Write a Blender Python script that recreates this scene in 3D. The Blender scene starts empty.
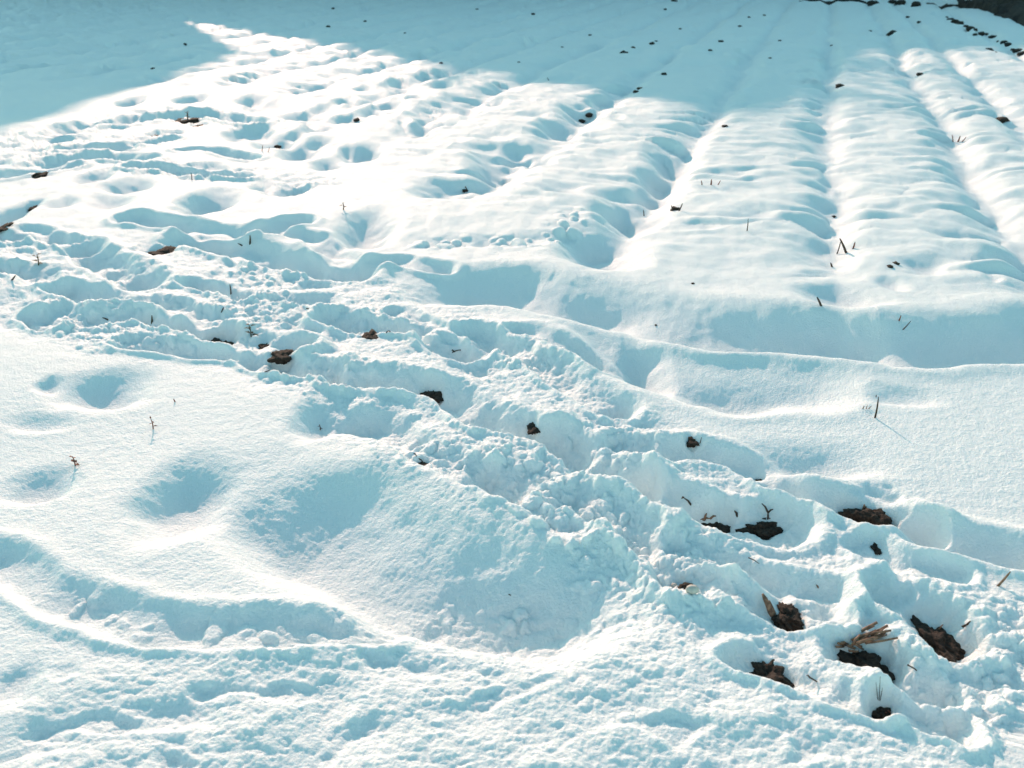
import bpy, bmesh, math, random
import numpy as np
from mathutils import Vector, Matrix


R = math.radians
scene = bpy.context.scene
COL = scene.collection

# ------------------------------------------------------------------ camera
FPX = 995.0
CAM_H = 1.6
PITCH = math.atan(442 / FPX)
cam_d = bpy.data.cameras.new("camera")
cam = bpy.data.objects.new("camera", cam_d)
COL.objects.link(cam)
cam_d.sensor_width = 36
cam_d.lens = FPX / 1024 * 36
cam_d.clip_start = 0.05
cam_d.clip_end = 3000
cam.location = (0, 0, CAM_H)
cam.rotation_euler = (math.pi / 2 - PITCH, 0, 0)
cam_d.dof.use_dof = True
cam_d.dof.focus_distance = 3.6
cam_d.dof.aperture_fstop = 5.6
scene.camera = cam

# ------------------------------------------------------------------ light
SUN_AZ = R(-16)      # from +Y, to the left
SUN_EL = R(21)
w = bpy.data.worlds.new("World")
scene.world = w
w.use_nodes = True
nt = w.node_tree
for n in list(nt.nodes):
    nt.nodes.remove(n)
sky = nt.nodes.new("ShaderNodeTexSky")
sky.sky_type = 'NISHITA'
sky.sun_disc = False
sky.sun_elevation = SUN_EL
sky.sun_rotation = SUN_AZ
sky.air_density = 1.0
sky.dust_density = 0.6
sky.ozone_density = 1.5
tint = nt.nodes.new("ShaderNodeMix")
tint.data_type = 'RGBA'
tint.blend_type = 'MULTIPLY'
tint.inputs[0].default_value = 1.0
tint.inputs[7].default_value = (0.98, 1.32, 1.02, 1)
bg = nt.nodes.new("ShaderNodeBackground")
bg.inputs[1].default_value = 0.148
wo = nt.nodes.new("ShaderNodeOutputWorld")
nt.links.new(sky.outputs[0], tint.inputs[6])
nt.links.new(tint.outputs[2], bg.inputs[0])
nt.links.new(bg.outputs[0], wo.inputs[0])

sd = bpy.data.lights.new("sun", 'SUN')
sd.energy = 3.5
sd.angle = R(0.55)
sd.color = (1.0, 0.63, 0.48)
sun = bpy.data.objects.new("sun", sd)
COL.objects.link(sun)
svec = Vector((math.sin(SUN_AZ) * math.cos(SUN_EL), math.cos(SUN_AZ) * math.cos(SUN_EL), math.sin(SUN_EL)))
sun.rotation_euler = svec.to_track_quat('Z', 'Y').to_euler()
sun.location = svec * 60

vs = scene.view_settings
vs.view_transform = 'Standard'
vs.look = 'None'
vs.exposure = 0.55
vs.gamma = 1.0
scene.cycles.max_bounces = 8
scene.cycles.diffuse_bounces = 6

# ------------------------------------------------------------------ helpers
def ground(px, py):
    """point of the level field that the photograph shows at pixel px, py"""
    u = px - 512.0; v = py - 384.0
    d = math.sin(PITCH) * FPX + v * math.cos(PITCH)
    fy = math.cos(PITCH) * FPX - v * math.sin(PITCH)
    return CAM_H * u / d, CAM_H * fy / d

def sm(e0, e1, x):
    t = np.clip((x - e0) / (e1 - e0), 0, 1)
    return t * t * (3 - 2 * t)

def hsh(i, j, seed):
    i = i.astype(np.uint32); j = j.astype(np.uint32)
    h = (i * np.uint32(374761393) + j * np.uint32(668265263) + np.uint32(seed * 1442695 + 12345))
    h = (h ^ (h >> np.uint32(13))) * np.uint32(1274126177)
    h = h ^ (h >> np.uint32(16))
    h = h * np.uint32(2246822519)
    h = h ^ (h >> np.uint32(15))
    return h.astype(np.float64) / 4294967296.0

def gnoise(x, y, seed=0):
    """gradient noise, about -0.7..0.7"""
    i = np.floor(x); j = np.floor(y)
    fx = x - i; fy = y - j
    i = i.astype(np.int64); j = j.astype(np.int64)
    ux = fx * fx * fx * (fx * (fx * 6 - 15) + 10)
    uy = fy * fy * fy * (fy * (fy * 6 - 15) + 10)
    def g(di, dj):
        a = hsh(i + di, j + dj, seed) * (2 * math.pi)
        return np.cos(a) * (fx - di) + np.sin(a) * (fy - dj)
    a = g(0, 0); b = g(1, 0); c = g(0, 1); d = g(1, 1)
    return (a + (b - a) * ux) * (1 - uy) + (c + (d - c) * ux) * uy

def fbm(x, y, f, octs, seed, gain=0.5):
    s = 0; a = 1.0
    for k in range(octs):
        s = s + a * gnoise(x * f + 17.3 * k, y * f - 9.1 * k, seed + k * 7)
        f *= 2.03; a *= gain
    return s

def lumps(x, y, cell, seed, keep=1.0):
    """height 0..1 of rounded lumps of snow, one of its own size per cell"""
    gx = x / cell; gy = y / cell
    i = np.floor(gx).astype(np.int64); j = np.floor(gy).astype(np.int64)
    out = np.zeros_like(x)
    for di in (-1, 0, 1):
        for dj in (-1, 0, 1):
            ci = i + di; cj = j + dj
            cx = ci + 0.15 + 0.7 * hsh(ci, cj, seed)
            cy = cj + 0.15 + 0.7 * hsh(ci, cj, seed + 1)
            rr = 0.25 + 0.6 * hsh(ci, cj, seed + 2) ** 1.5
            k = hsh(ci, cj, seed + 3) < keep
            an = hsh(ci, cj, seed + 4) * 3.14
            dx = gx - cx; dy = gy - cy
            ax = dx * np.cos(an) + dy * np.sin(an); ay = (-dx * np.sin(an) + dy * np.cos(an)) * 1.35
            q = (ax * ax + ay * ay) / (rr * rr)
            out = np.maximum(out, np.where(k, np.sqrt(np.clip(1 - q, 0, 1)) * rr, 0))
    return out

def poly_dist(x, y, pts, reach):
    """distance to a polyline and the side (+ = away from the camera), only where it matters"""
    P = np.array(pts)
    m = (x > P[:, 0].min() - reach) & (x < P[:, 0].max() + reach) & (y > P[:, 1].min() - reach) & (y < P[:, 1].max() + reach)
    idx = np.nonzero(m)[0]
    X = x[idx]; Y = y[idx]
    best = np.full(X.shape, 1e9); side = np.zeros(X.shape); tt = np.zeros(X.shape)
    n = len(pts) - 1
    for k in range(n):
        ax, ay = P[k]; bx, by = P[k + 1]
        dx, dy = bx - ax, by - ay
        L2 = dx * dx + dy * dy + 1e-12
        t = np.clip(((X - ax) * dx + (Y - ay) * dy) / L2, 0, 1)
        ex = X - ax - t * dx; ey = Y - ay - t * dy
        d = np.sqrt(ex * ex + ey * ey)
        b = d < best
        best = np.where(b, d, best)
        s = (dx * (Y - ay) - dy * (X - ax)) / math.sqrt(L2) / (d + 1e-6) * (1 if dx >= 0 else -1)
        side = np.where(b, s, side)
        tt = np.where(b, (k + t) / n, tt)
    return idx, best, side, tt

# ------------------------------------------------------------------ the shape of the snow
# smooth hollows: where (picture), width, height (picture), steepness
HOLLOWS = [
    (208, 205, 44, 20, 1.2), (365, 232, 48, 30, 1.25), (3, 218, 24, 26, 1.2), (285, 190, 30, 12, 1.0), (262, 187, 24, 9, .9),
    (606, 248, 66, 30, 1.15), (626, 208, 52, 26, 1.15), (580, 243, 40, 16, .7),
    (925, 267, 42, 15, 1.1), (890, 283, 26, 11, 1.0), (993, 280, 18, 8, .9), (846, 297, 62, 20, 1.1), (955, 236, 50, 13, .9),
    (905, 352, 30, 10, .6),
    (804, 454, 120, 30, 1.1), (900, 394, 70, 14, .8), (725, 383, 100, 18, .9),
    (106, 389, 78, 30, 1.25), (46, 386, 26, 14, 1.1), (32, 482, 56, 30, 1.1), (40, 420, 60, 14, .7),
    (178, 500, 84, 66, 1.0), (322, 418, 44, 34, 1.1),
    (480, 287, 110, 24, 1.1), (590, 302, 70, 22, .7), (642, 362, 40, 40, .9), (600, 345, 60, 34, .5),
    (505, 605, 100, 40, .6), (40, 745, 70, 44, 1.0), (10, 690, 40, 40, .7), (330, 700, 46, 40, .7), (180, 725, 70, 34, .55),
    (300, 115, 34, 8, 1.2), (250, 133, 40, 12, 1.3), (300, 150, 34, 14, 1.2), (250, 97, 24, 8, 1.1), (275, 103, 50, 11, 1.0),
    (190, 98, 22, 8, 1.2), (130, 102, 18, 8, 1.2), (130, 116, 20, 8, 1.2), (322, 107, 22, 5, 1), (338, 102, 16, 4, 1),
    (364, 88, 14, 4, 1.1), (391, 103, 24, 8, 1.2), (372, 110, 22, 8, 1.0), (348, 118, 28, 8, 1.1), (320, 127, 24, 8, 1.0),
    (300, 133, 18, 6, 1.0), (362, 151, 32, 13, 1.25), (327, 163, 26, 10, 1.0), (276, 140, 34, 11, 1.2), (320, 140, 22, 6, 1),
    (414, 98, 14, 4, 1.1), (424, 76, 16, 5, 1.1), (443, 86, 18, 5, 1.1), (470, 72, 12, 4, 1.0), (370, 70, 16, 4, 1), (398, 82, 14, 4, 1),
    (495, 160, 40, 26, 1.15), (517, 150, 26, 12, 1.1), (541, 157, 20, 10, 1.0), (446, 191, 50, 16, 1.1), (470, 110, 22, 8, 1.0),
    (498, 102, 16, 6, 1.1), (420, 133, 16, 8, 1.0), (447, 122, 20, 8, .9), (345, 148, 12, 6, .8), (560, 127, 30, 12, 1.0),
    (580, 112, 34, 14, 1.0), (605, 102, 22, 8, 1.1), (650, 188, 34, 14, .9), (660, 174, 36, 14, 1.1), (672, 158, 40, 18, 1.1),
    (690, 150, 14, 6, .8), (90, 180, 26, 10, 1.0), (130, 187, 40, 12, 1.1), (110, 203, 40, 12, .9), (560, 190, 40, 10, .5),
    (60, 205, 26, 8, .9), (310, 122, 20, 5, .8), (700, 225, 30, 8, .5), (760, 215, 40, 8, .5), (545, 215, 40, 10, .4),
]
# trodden places: polyline in the picture, half width and depth in metres, rim height
GROOVES = [
    # long smooth trough between headland and beds
    ([(430, 285), (520, 292), (600, 308), (680, 326), (760, 333), (830, 338)], .19, .105, .02, 2.4, 0),
    ([(840, 342), (885, 348), (960, 349), (1090, 340)], .19, .135, .02, 2.4, 0),
    ([(660, 330), (710, 334), (770, 336), (840, 334)], .15, .05, .005, 2.2, 0),
    ([(560, 345), (640, 370), (720, 385), (800, 388)], .16, .055, .01, 2, 0),
    ([(225, 492), (290, 530), (350, 562), (420, 588), (540, 612)], .18, .135, .008, 2.0, 0),
    ([(300, 440), (400, 470), (480, 510), (560, 550)], .20, -.035, 0, 2.0, 0),
    # bottom left sledge-like groove
    ([(-20, 555), (30, 585), (80, 610), (140, 628), (220, 636), (300, 632), (370, 628)], .075, .045, .015, 3, 1),
    # left trail
    ([(130, 222), (180, 228), (240, 235), (300, 225)], .10, .075, .03, 3, 1),
    ([(185, 240), (240, 250), (290, 262), (350, 272)], .13, .12, .03, 3, 1),
    ([(345, 268), (395, 262), (440, 268)], .08, .05, .02, 3, 1),
    ([(260, 232), (310, 240), (345, 258)], .09, .07, .02, 3, 1),
    ([(75, 250), (110, 268), (135, 280)], .12, .10, .03, 3, 1),
    ([(20, 232), (50, 240), (90, 246)], .09, .06, .02, 3, 1),
    ([(0, 270), (30, 272), (36, 282)], .09, .07, .02, 3, 1),
    ([(60, 290), (90, 298), (108, 300)], .09, .08, .025, 3, 1),
    ([(55, 312), (90, 322), (130, 318)], .09, .075, .02, 3, 1),
    ([(30, 316), (48, 325)], .07, .06, .02, 3, 1),
    ([(130, 300), (170, 305), (215, 318)], .07, .05, .02, 3, 1),
    ([(190, 282), (225, 290), (240, 296)], .07, .06, .02, 3, 1),
    ([(140, 318), (165, 326)], .06, .06, .02, 3, 1),
    ([(185, 325), (225, 338), (290, 348)], .09, .085, .03, 3, 1),
    ([(130, 345), (170, 350), (210, 356), (250, 356)], .08, .06, .02, 3, 1),
    ([(255, 360), (290, 372), (330, 372)], .08, .08, .03, 3, 1),
    ([(280, 298), (320, 302)], .09, .08, .02, 3, 1),
    ([(330, 318), (370, 328), (410, 332)], .09, .09, .03, 3, 1),
    ([(345, 380), (400, 383), (440, 392), (490, 420), (530, 432), (560, 440)], .10, .11, .03, 3, 1),
    ([(430, 340), (460, 352), (475, 352)], .08, .08, .03, 3, 1),
    ([(395, 310), (425, 322), (450, 335)], .06, .045, .02, 3, 1),
    ([(470, 330), (520, 352), (570, 382), (610, 405)], .085, .08, .02, 3, 1),
    ([(520, 330), (570, 345), (600, 362)], .07, .04, .02, 3, 1),
    ([(360, 420), (400, 440), (430, 462), (470, 480), (510, 490), (540, 480)], .09, .09, .004, 3, 1),
    ([(490, 478), (530, 500), (560, 520)], .10, .05, .006, 3, 1),
    ([(550, 435), (590, 458), (625, 475)], .09, .10, .025, 3, 1),
    ([(570, 500), (620, 520), (650, 545), (690, 580)], .085, .085, .03, 3, 1),
    ([(620, 440), (660, 448), (700, 445), (740, 455), (780, 478)], .075, .065, .02, 3, 1),
    ([(640, 480), (690, 505), (740, 515), (790, 518)], .085, .09, .03, 3, 1),
    ([(690, 545), (740, 560), (790, 580), (830, 590)], .065, .06, .02, 3, 1),
    ([(780, 478), (840, 500), (880, 512), (920, 518)], .075, .08, .03, 3, 1),
    ([(930, 530), (970, 540), (1020, 552)], .09, .08, .03, 3, 1),
    ([(740, 590), (780, 604), (830, 606)], .055, .055, .02, 3, 1),
    ([(890, 585), (925, 605), (950, 632)], .08, .08, .03, 3, 1),
    ([(840, 640), (880, 650), (900, 670), (940, 690)], .06, .065, .025, 3, 1),
    ([(750, 662), (790, 672), (830, 690), (880, 705)], .055, .05, .02, 3, 1),
    ([(890, 700), (930, 722), (960, 732)], .055, .05, .02, 3, 1),
    ([(860, 535), (900, 560), (960, 570)], .05, .04, .02, 3, 1),
    # upper left trail
    ([(30, 172), (60, 162), (100, 158), (140, 162)], .13, .07, .04, 3, 1),
    ([(70, 150), (100, 150), (120, 148)], .13, .08, .04, 3, 1),
    ([(60, 135), (90, 125), (130, 122), (165, 118)], .16, .09, .04, 3, 1),
    ([(100, 148), (150, 142), (170, 138)], .10, .07, .03, 3, 1),
    ([(175, 115), (200, 112), (225, 116), (250, 122)], .15, .10, .05, 3, 1),
    ([(185, 150), (215, 150), (245, 158)], .10, .09, .03, 3, 1),
    ([(135, 170), (180, 172), (240, 178)], .09, .07, .04, 3, 1),
    ([(0, 178), (40, 172), (70, 168)], .12, .07, .03, 3, 1),
    ([(10, 240), (0, 238)], .1, .06, .03, 3, 1),
]
PATCHES = [    # bare earth: a hole in the snow down to the ground; picture place, size, description
    (163, 249, 23, 8, "oval dark earth patch in the trodden snow near the left edge, alone between two ridges"),
    (220, 341, 26, 14, "dark brown earth lump left of the wide broken earth patch in the left footprints"),
    (264, 344, 12, 6, "small dark earth crumb at the left end of the wide broken earth patch"),
    (284, 349, 25, 8, "wide broken brown earth patch right of the small sprouting weed in the footprints"),
    (371, 332, 14, 7, "small round dark earth spot in a smooth footprint in the middle of the track"),
    (433, 389, 22, 9, "black earth sliver under a snow lip in the central footprint"),
    (422, 463, 11, 6, "tiny dark earth speck in the groove beside the central mound"),
    (534, 425, 11, 9, "small pointed black earth clod at the bottom of the central groove"),
    (692, 438, 13, 7, "small dark earth patch on the upper rim of the track, right of centre"),
    (766, 520, 42, 11, "long dark earth patch with a forked stalk lying on it, right of centre"),
    (714, 522, 38, 11, "long dark earth strip under red straw bits, left of the forked stalk"),
    (872, 514, 52, 24, "broad dark earth patch with a straw stub, right end of the upper track"),
    (876, 546, 9, 11, "narrow black earth slit just below the broad patch with the straw stub"),
    (787, 608, 26, 20, "dark earth hole right beside the pointed broken stalk"),
    (769, 667, 36, 30, "smooth dark earth hole lowest on the left of the bottom right footprints"),
    (866, 654, 52, 40, "dark earth hole holding the bundle of straw"),
    (938, 632, 44, 42, "large dark earth hole with thin straw at the far right of the bottom footprints"),
    (961, 645, 8, 7, "small dark crumb of earth on snow right of the large far-right hole"),
    (882, 708, 22, 16, "reddish brown root clod with hair-thin shoots, lowest of the earth spots"),
    (686, 587, 14, 8, "small dark earth crack beside pale pebbles on the track's lower rim"),
    (761, 479, 10, 4, "thin dark earth sliver above the long dark patches"),
    (188, 119, 24, 5, "thin grassy dark patch among rubble in the far left track"),
    (199, 124, 14, 3, "narrow dark earth strip just right of the grassy patch in the far left track"),
    (154, 134, 9, 3, "tiny dark earth streak left of the far grassy patch"),
    (40, 172, 9, 4, "small dark tuft of earth at the far left of the upper track"),
    (34, 206, 7, 4, "rounded brown clod resting on a smooth snow ridge near the left edge"),
    (3, 226, 6, 7, "black clod cut by the left edge of the picture"),
]
TRAIL_A = [(-60, 262), (60, 275), (180, 300), (300, 310), (400, 350), (500, 410), (590, 460), (690, 520), (790, 580), (890, 630), (1060, 680)]
TRAIL_B = [(-60, 165), (40, 150), (120, 130), (200, 110), (260, 118)]
TRAIL_C = [(90, 165), (180, 170), (250, 176), (300, 178)]
SIDE = [(430, 243), (480, 242), (530, 240), (560, 234), (575, 215)]     # a small animal's line of steps
FD = (math.sin(R(16.3)), math.cos(R(16.3)))                                # direction of the beds
FURROWS = [-22.0 + 1.16 * i_ for i_ in range(13)] + [-7.0, -5.85, -4.75, -3.6, -2.15, -.95, .20, 1.25, 1.95, 3.1, 4.25, 5.4, 6.6, 7.8, 9.0, 10.2, 11.4, 12.6]

def snow_height(x, y):
    shp = x.shape
    x = x.ravel().astype(np.float64); y = y.ravel().astype(np.float64)
    r = np.hypot(x, y)
    h = np.zeros_like(x)
    near = r < 60
    # broad undulation of the field
    h += 0.05 * fbm(x, y, .55, 2, 3) * sm(1.2, 3, r)
    # wobble so that no edge is ruled
    wx = x + .035 * fbm(x, y, 3.1, 3, 50) + .012 * gnoise(x * 14, y * 14, 55)
    wy = y + .035 * fbm(x, y, 3.1, 3, 60) + .012 * gnoise(x * 14, y * 14, 65)
    w2x = x + .035 * fbm(x, y, 1.7, 2, 70) + .03 * gnoise(x * 5, y * 4, 71) + .009 * gnoise(x * 15, y * 12, 72)
    w2y = y + .06 * fbm(x, y, 1.7, 2, 80) + .04 * gnoise(x * 5, y * 4, 81) + .009 * gnoise(x * 15, y * 12, 82)

    lx = wx + .012 * gnoise(x * 38, y * 38, 56); ly = wy + .012 * gnoise(x * 38, y * 38, 57)   # crumbled edges
    # ---- the beds
    s = x * FD[1] - y * FD[0] + .08 * gnoise(x * .8, y * .8, 5) + .04 * gnoise(x * 2.3, y * 2.3, 6)
    a = x * FD[0] + y * FD[1]
    F = np.array(FURROWS)
    k = np.clip(np.searchsorted(F, s), 1, len(F) - 1)
    lo = F[k - 1]; hi = F[k]
    t = (s - lo) / (hi - lo)
    inside = (s > F[0]) & (s < F[-1])
    t = np.clip(t, 0, 1)
    # beds begin past the headland trough
    edge = np.interp(s, [-6, -4, -2.6, -1, 0.5, 2, 4], [10.5, 8.6, 6.2, 5.1, 4.75, 4.6, 4.4])
    bed = sm(-.2, 1.3, a - edge) * np.where(inside, 1, 0) * (1 - sm(30, 40, r))
    leftness = sm(-1.6, -3.4, s)
    wid = (hi - lo)
    dr = (1 - t) * wid; dl = t * wid
    prof = -np.exp(-(dr / .17) ** 2) - np.exp(-(dl / .13) ** 2) + .15 * np.sin(np.pi * t)
    brk = .55 + .75 * np.clip(gnoise(x * 1.3, y * 1.3, 13) + .5, 0, 1)      # furrows are broken, not ruled
    h += bed * prof * .078 * brk * (1 - .15 * leftness) * (1 + .15 * sm(11, 16, r))
    # ridges of frozen clods under the snow running across each bed
    ph = a * 2.35 + k * 3.7 + 1.3 * fbm(x, y, 1.0, 3, 11) + .28 * np.sin(t * 4 + k)
    c = ph - np.floor(ph)
    saw = np.where(c < .38, .5 - .5 * np.cos(np.pi * c / .38), .5 + .5 * np.cos(np.pi * (c - .38) / .62))   # steep towards the camera
    amp = .3 + 1.2 * hsh(np.floor(ph).astype(np.int64), k.astype(np.int64), 21)
    env = .22 + .82 * np.exp(-((dr - .12) / .2) ** 2) + .25 * np.exp(-((dl - .2) / .2) ** 2)
    env = env * (1 - np.exp(-(dr / .05) ** 2)) * (1 - np.exp(-(dl / .08) ** 2))
    h += bed * (saw - .5) * .072 * amp * env * (1 - .1 * leftness) * np.clip(.62 + 1.5 * gnoise(s * 1.9, a * 1.1, 14), .12, 1.25)
    # fine cross ripples and dimples
    h += bed * .020 * gnoise(s * 1.9 + 40, a * 3.6, 31)
    h += bed * .014 * gnoise(s * 3.6, a * 7.5, 33)
    # faint dimples in rows far to the left and right
    da = a * 2.2 + .5 * gnoise(x, y, 90); ds = s * 2.6 + .4 * gnoise(x, y, 91)
    ci = np.round(da); cj = np.round(ds)
    q = ((da - ci) ** 2 * 5 + (ds - cj) ** 2 * 5)
    h -= bed * .05 * np.exp(-q * 1.6) * (hsh(ci.astype(np.int64), cj.astype(np.int64), 92) < .42) * (.25 + .75 * leftness) * sm(6.5, 8, r)

    # ---- hollows
    for (px, py, pw, ph_, d) in HOLLOWS:
        X, Y = ground(px, py)
        hx = (ground(px + pw / 2, py)[0] - X)
        hy = abs(ground(px, py - ph_ / 2)[1] - ground(px, py + ph_ / 2)[1]) / 2
        m = (np.abs(x - X) < 3.2 * hx + .2) & (np.abs(y - Y) < 3.2 * hy + .2)
        ii = np.nonzero(m)[0]
        if len(ii) == 0: continue
        dx = (w2x[ii] - X) / hx; dy = (w2y[ii] - Y + .15 * hy) / hy
        dy = np.where(dy > 0, dy * .8, dy * 1.35)      # steeper on the camera's side
        q = dx * dx + dy * dy
        h[ii] += (-.42 * np.exp(-q ** 1.15) + .02 * np.exp(-((np.sqrt(q) - 1.55) / .5) ** 2)) * d * min(hy, .26)

    # ---- trails: broken lumpy snow
    mask = np.zeros_like(x)
    for pts, half, soft in ((TRAIL_A, .52, .25), (TRAIL_B, .75, .5), (TRAIL_C, .30, .25)):
        g = [ground(*p) for p in pts]
        idx, d, sd_, tt = poly_dist(wx, wy, g, 2)
        hw = half
        if pts is TRAIL_A:
            hw = np.interp(tt, [0, .3, .5, .7, 1], [.75, .62, .52, .40, .36])
        mm = 1 - sm(hw - soft * .5, hw + soft * .5, d + .10 * gnoise(x[idx] * 2.3, y[idx] * 2.3, 44))
        mask[idx] = np.maximum(mask[idx], mm)
    rough = mask
    big = fbm(x, y, 2.3, 3, 101, .55)
    h += mask * (.035 * (.42 - np.abs(big)) + .03 * big)
    bil = np.abs(gnoise(wx * 5.2, wy * 5.2, 105)) + .5 * np.abs(gnoise(wx * 11, wy * 11, 106))
    h += mask * (.014 * bil - .023)
    h += mask * sm(-.25, .35, gnoise(x * 1.9, y * 1.9, 119)) * (.016 * lumps(lx, ly, .17, 120, .35) + .013 * lumps(lx + 3, ly, .085, 130, .4) + .018 * lumps(lx, ly + 5, .036, 140, .5) + .010 * lumps(lx + 7, ly, .019, 145, .5) * sm(6, 4, r))

    # ---- grooves and steps
    for pts, half, dep, rim, ex, tread in GROOVES:
        g = [ground(*p) for p in pts]
        half = half * (.88 if tread else 1)
        reach = half * 3.2
        X_, Y_ = (wx, wy) if tread else (w2x, w2y)
        idx, d, side, tt = poly_dist(X_, Y_, g, reach)
        if len(idx) == 0: continue
        q = d / half
        fside = np.clip(side, -1, 1) * .5 + .5
        q = q * (1.25 * (1 - fside) + (.62 if not tread else .8) * fside)
        endf = 1.0
        prof = -np.exp(-q ** ex) * dep + rim * np.exp(-((q - 1.5) / .42) ** 2)
        if not tread:
            prof = prof * (.15 + .85 * sm(0, .28, np.minimum(tt, 1.35 - tt)))
        if tread:
            prof = prof * .66 * (.75 + .9 * np.clip(gnoise(x[idx] * 5, y[idx] * 5, 77) + .3, 0, 1))
        h[idx] += prof

    # trodden snow is pressed together: no tall peaks, no very deep cuts
    hi_ = np.where(h > .035, .035 + (h - .035) * .45, np.where(h < -.085, -.085 + (h + .085) * .5, h))
    h = h + (hi_ - h) * sm(0, .3, mask)

    # line of small steps
    g = [ground(*p) for p in SIDE]
    idx, d, side, tt = poly_dist(wx, wy, g, .4)
    h[idx] += np.exp(-(d / .10) ** 2) * (-.02 + .055 * lumps(x[idx], y[idx], .085, 150, .6) - .03 * np.clip(gnoise(x[idx] * 9, y[idx] * 9, 151), 0, 1))

    # rubble at the bottom-left groove and in the big hollow
    for pts, rr, n_, keep in (([(60, 602), (140, 624), (240, 628), (330, 622)], .09, .018, .35), ([(450, 590), (500, 585), (545, 592)], .10, .03, .4), ([(440, 440), (520, 490), (560, 540), (640, 580)], .14, .03, .45)):
        g = [ground(*p) for p in pts]
        idx, d, side, tt = poly_dist(x, y, g, .5)
        h[idx] += np.exp(-(d / rr) ** 2) * n_ * lumps(lx[idx], ly[idx], .05, 160, keep) * (.5 + .9 * np.clip(gnoise(x[idx] * 12, y[idx] * 12, 161) + .4, 0, 1))

    # ---- holes down to the soil
    for (px, py, pw, ph_, _l), (X, Y, _z) in zip(PATCHES, PATCH_AT):
        sc_ = math.hypot(X, Y) / math.hypot(*ground(px, py))
        hx = abs(ground(px + pw / 2, py)[0] - ground(px, py)[0]) * 1.15 * sc_
        hy = abs(ground(px, py - ph_ / 2)[1] - ground(px, py + ph_ / 2)[1]) / 2 * 1.1 * sc_
        dep = min(.035, .6 * hx); hy = hy * 1.25
        ii = np.nonzero((np.abs(x - X) < 3.5 * hx) & (np.abs(y - Y) < 3.5 * hy))[0]
        if len(ii) == 0: continue
        q = np.hypot((wx[ii] - X) / hx, (wy[ii] - Y) / hy) * (1 + .25 * gnoise(x[ii] * 30, y[ii] * 30, 500))
        h[ii] += -dep * np.exp(-q ** 4) + .10 * dep * np.exp(-((q - 1.7) / .4) ** 2) * (y[ii] > Y)

    # ---- rough old snow at the very bottom
    front = sm(2.55, 2.05, r + .12 * gnoise(x * 3, y * 3, 200) - .16 * x * (x < .5)) * (1 - rough)
    h += front * .6 * (.036 * fbm(x * .8, y * 1.3, 4.2, 2, 210) + .014 * np.abs(gnoise(wx * 16, wy * 22, 215)) + .010 * lumps(wx, wy * 1.4, .06, 220, .5)
                  - .022 * sm(.22, .5, gnoise(x * 7, y * 9, 230)))
    # grain of the crust
    fine = sm(20, 3, r)
    h += sm(3.5, 6, r) * (.010 * gnoise(x * 5.5, y * 4.5, 303) + .005 * gnoise(x * 12, y * 9, 304))
    h += fine * (0.0022 * fbm(x, y, 22, 2, 300) + .0019 * gnoise(x * 75, y * 75, 310) * sm(6, 3, r))
    h += (.8 * front + 1.3 * rough) * fine * (.0045 * fbm(x, y, 34, 3, 320, .6))
    h += sm(12, 18, r) * (.05 * fbm(x, y, 1.1, 2, 330) + .035 * gnoise(x * 3.1, y * 3.1, 335) - .06 * sm(.28, .5, gnoise(x * 1.7, y * 2.3, 336)))
    h *= np.where(near, 1, 0)
    return h.reshape(shp)

# ------------------------------------------------------------------ materials
def mat(name):
    m = bpy.data.materials.new(name); m.use_nodes = True
    return m, m.node_tree, m.node_tree.nodes["Principled BSDF"]

def noise_mat(name, c1, c2, scale=20, rough=.9, bump=.3, detail=6, dist=.01):
    m, t, p = mat(name)
    tc = t.nodes.new("ShaderNodeTexCoord")
    n = t.nodes.new("ShaderNodeTexNoise"); n.inputs["Scale"].default_value = scale; n.inputs["Detail"].default_value = detail
    cr = t.nodes.new("ShaderNodeValToRGB")
    cr.color_ramp.elements[0].position = .35; cr.color_ramp.elements[0].color = (*c1, 1)
    cr.color_ramp.elements[1].position = .65; cr.color_ramp.elements[1].color = (*c2, 1)
    b = t.nodes.new("ShaderNodeBump"); b.inputs["Strength"].default_value = bump; b.inputs["Distance"].default_value = dist
    t.links.new(tc.outputs["Object"], n.inputs["Vector"])
    t.links.new(n.outputs[0], cr.inputs[0]); t.links.new(cr.outputs[0], p.inputs["Base Color"])
    t.links.new(n.outputs[0], b.inputs["Height"]); t.links.new(b.outputs[0], p.inputs["Normal"])
    p.inputs["Roughness"].default_value = rough
    return m

M = {}
m, t, p = mat("snow")
p.inputs["Base Color"].default_value = (.80, .855, .86, 1)
p.inputs["Roughness"].default_value = .65
p.inputs["Specular IOR Level"].default_value = .25
p.inputs["Subsurface Weight"].default_value = 0.35
p.inputs["Subsurface Radius"].default_value = (1.0, 1.1, 1.25)
p.inputs["Subsurface Scale"].default_value = 0.02
geo = t.nodes.new("ShaderNodeNewGeometry")
n1 = t.nodes.new("ShaderNodeTexNoise"); n1.inputs["Scale"].default_value = 130; n1.inputs["Detail"].default_value = 3
n2 = t.nodes.new("ShaderNodeTexNoise"); n2.inputs["Scale"].default_value = 420; n2.inputs["Detail"].default_value = 2
ad = t.nodes.new("ShaderNodeMath"); ad.operation = 'MULTIPLY_ADD'; ad.inputs[1].default_value = .4
bp = t.nodes.new("ShaderNodeBump"); bp.inputs["Strength"].default_value = .65; bp.inputs["Distance"].default_value = .007
t.links.new(geo.outputs["Position"], n1.inputs["Vector"]); t.links.new(geo.outputs["Position"], n2.inputs["Vector"])
t.links.new(n2.outputs[0], ad.inputs[0]); t.links.new(n1.outputs[0], ad.inputs[2])
t.links.new(ad.outputs[0], bp.inputs["Height"]); t.links.new(bp.outputs[0], p.inputs["Normal"])
M["snow"] = m
M["soil"] = noise_mat("soil", (.011, .0075, .005), (.05, .031, .020), 110, .95, .9)
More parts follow.
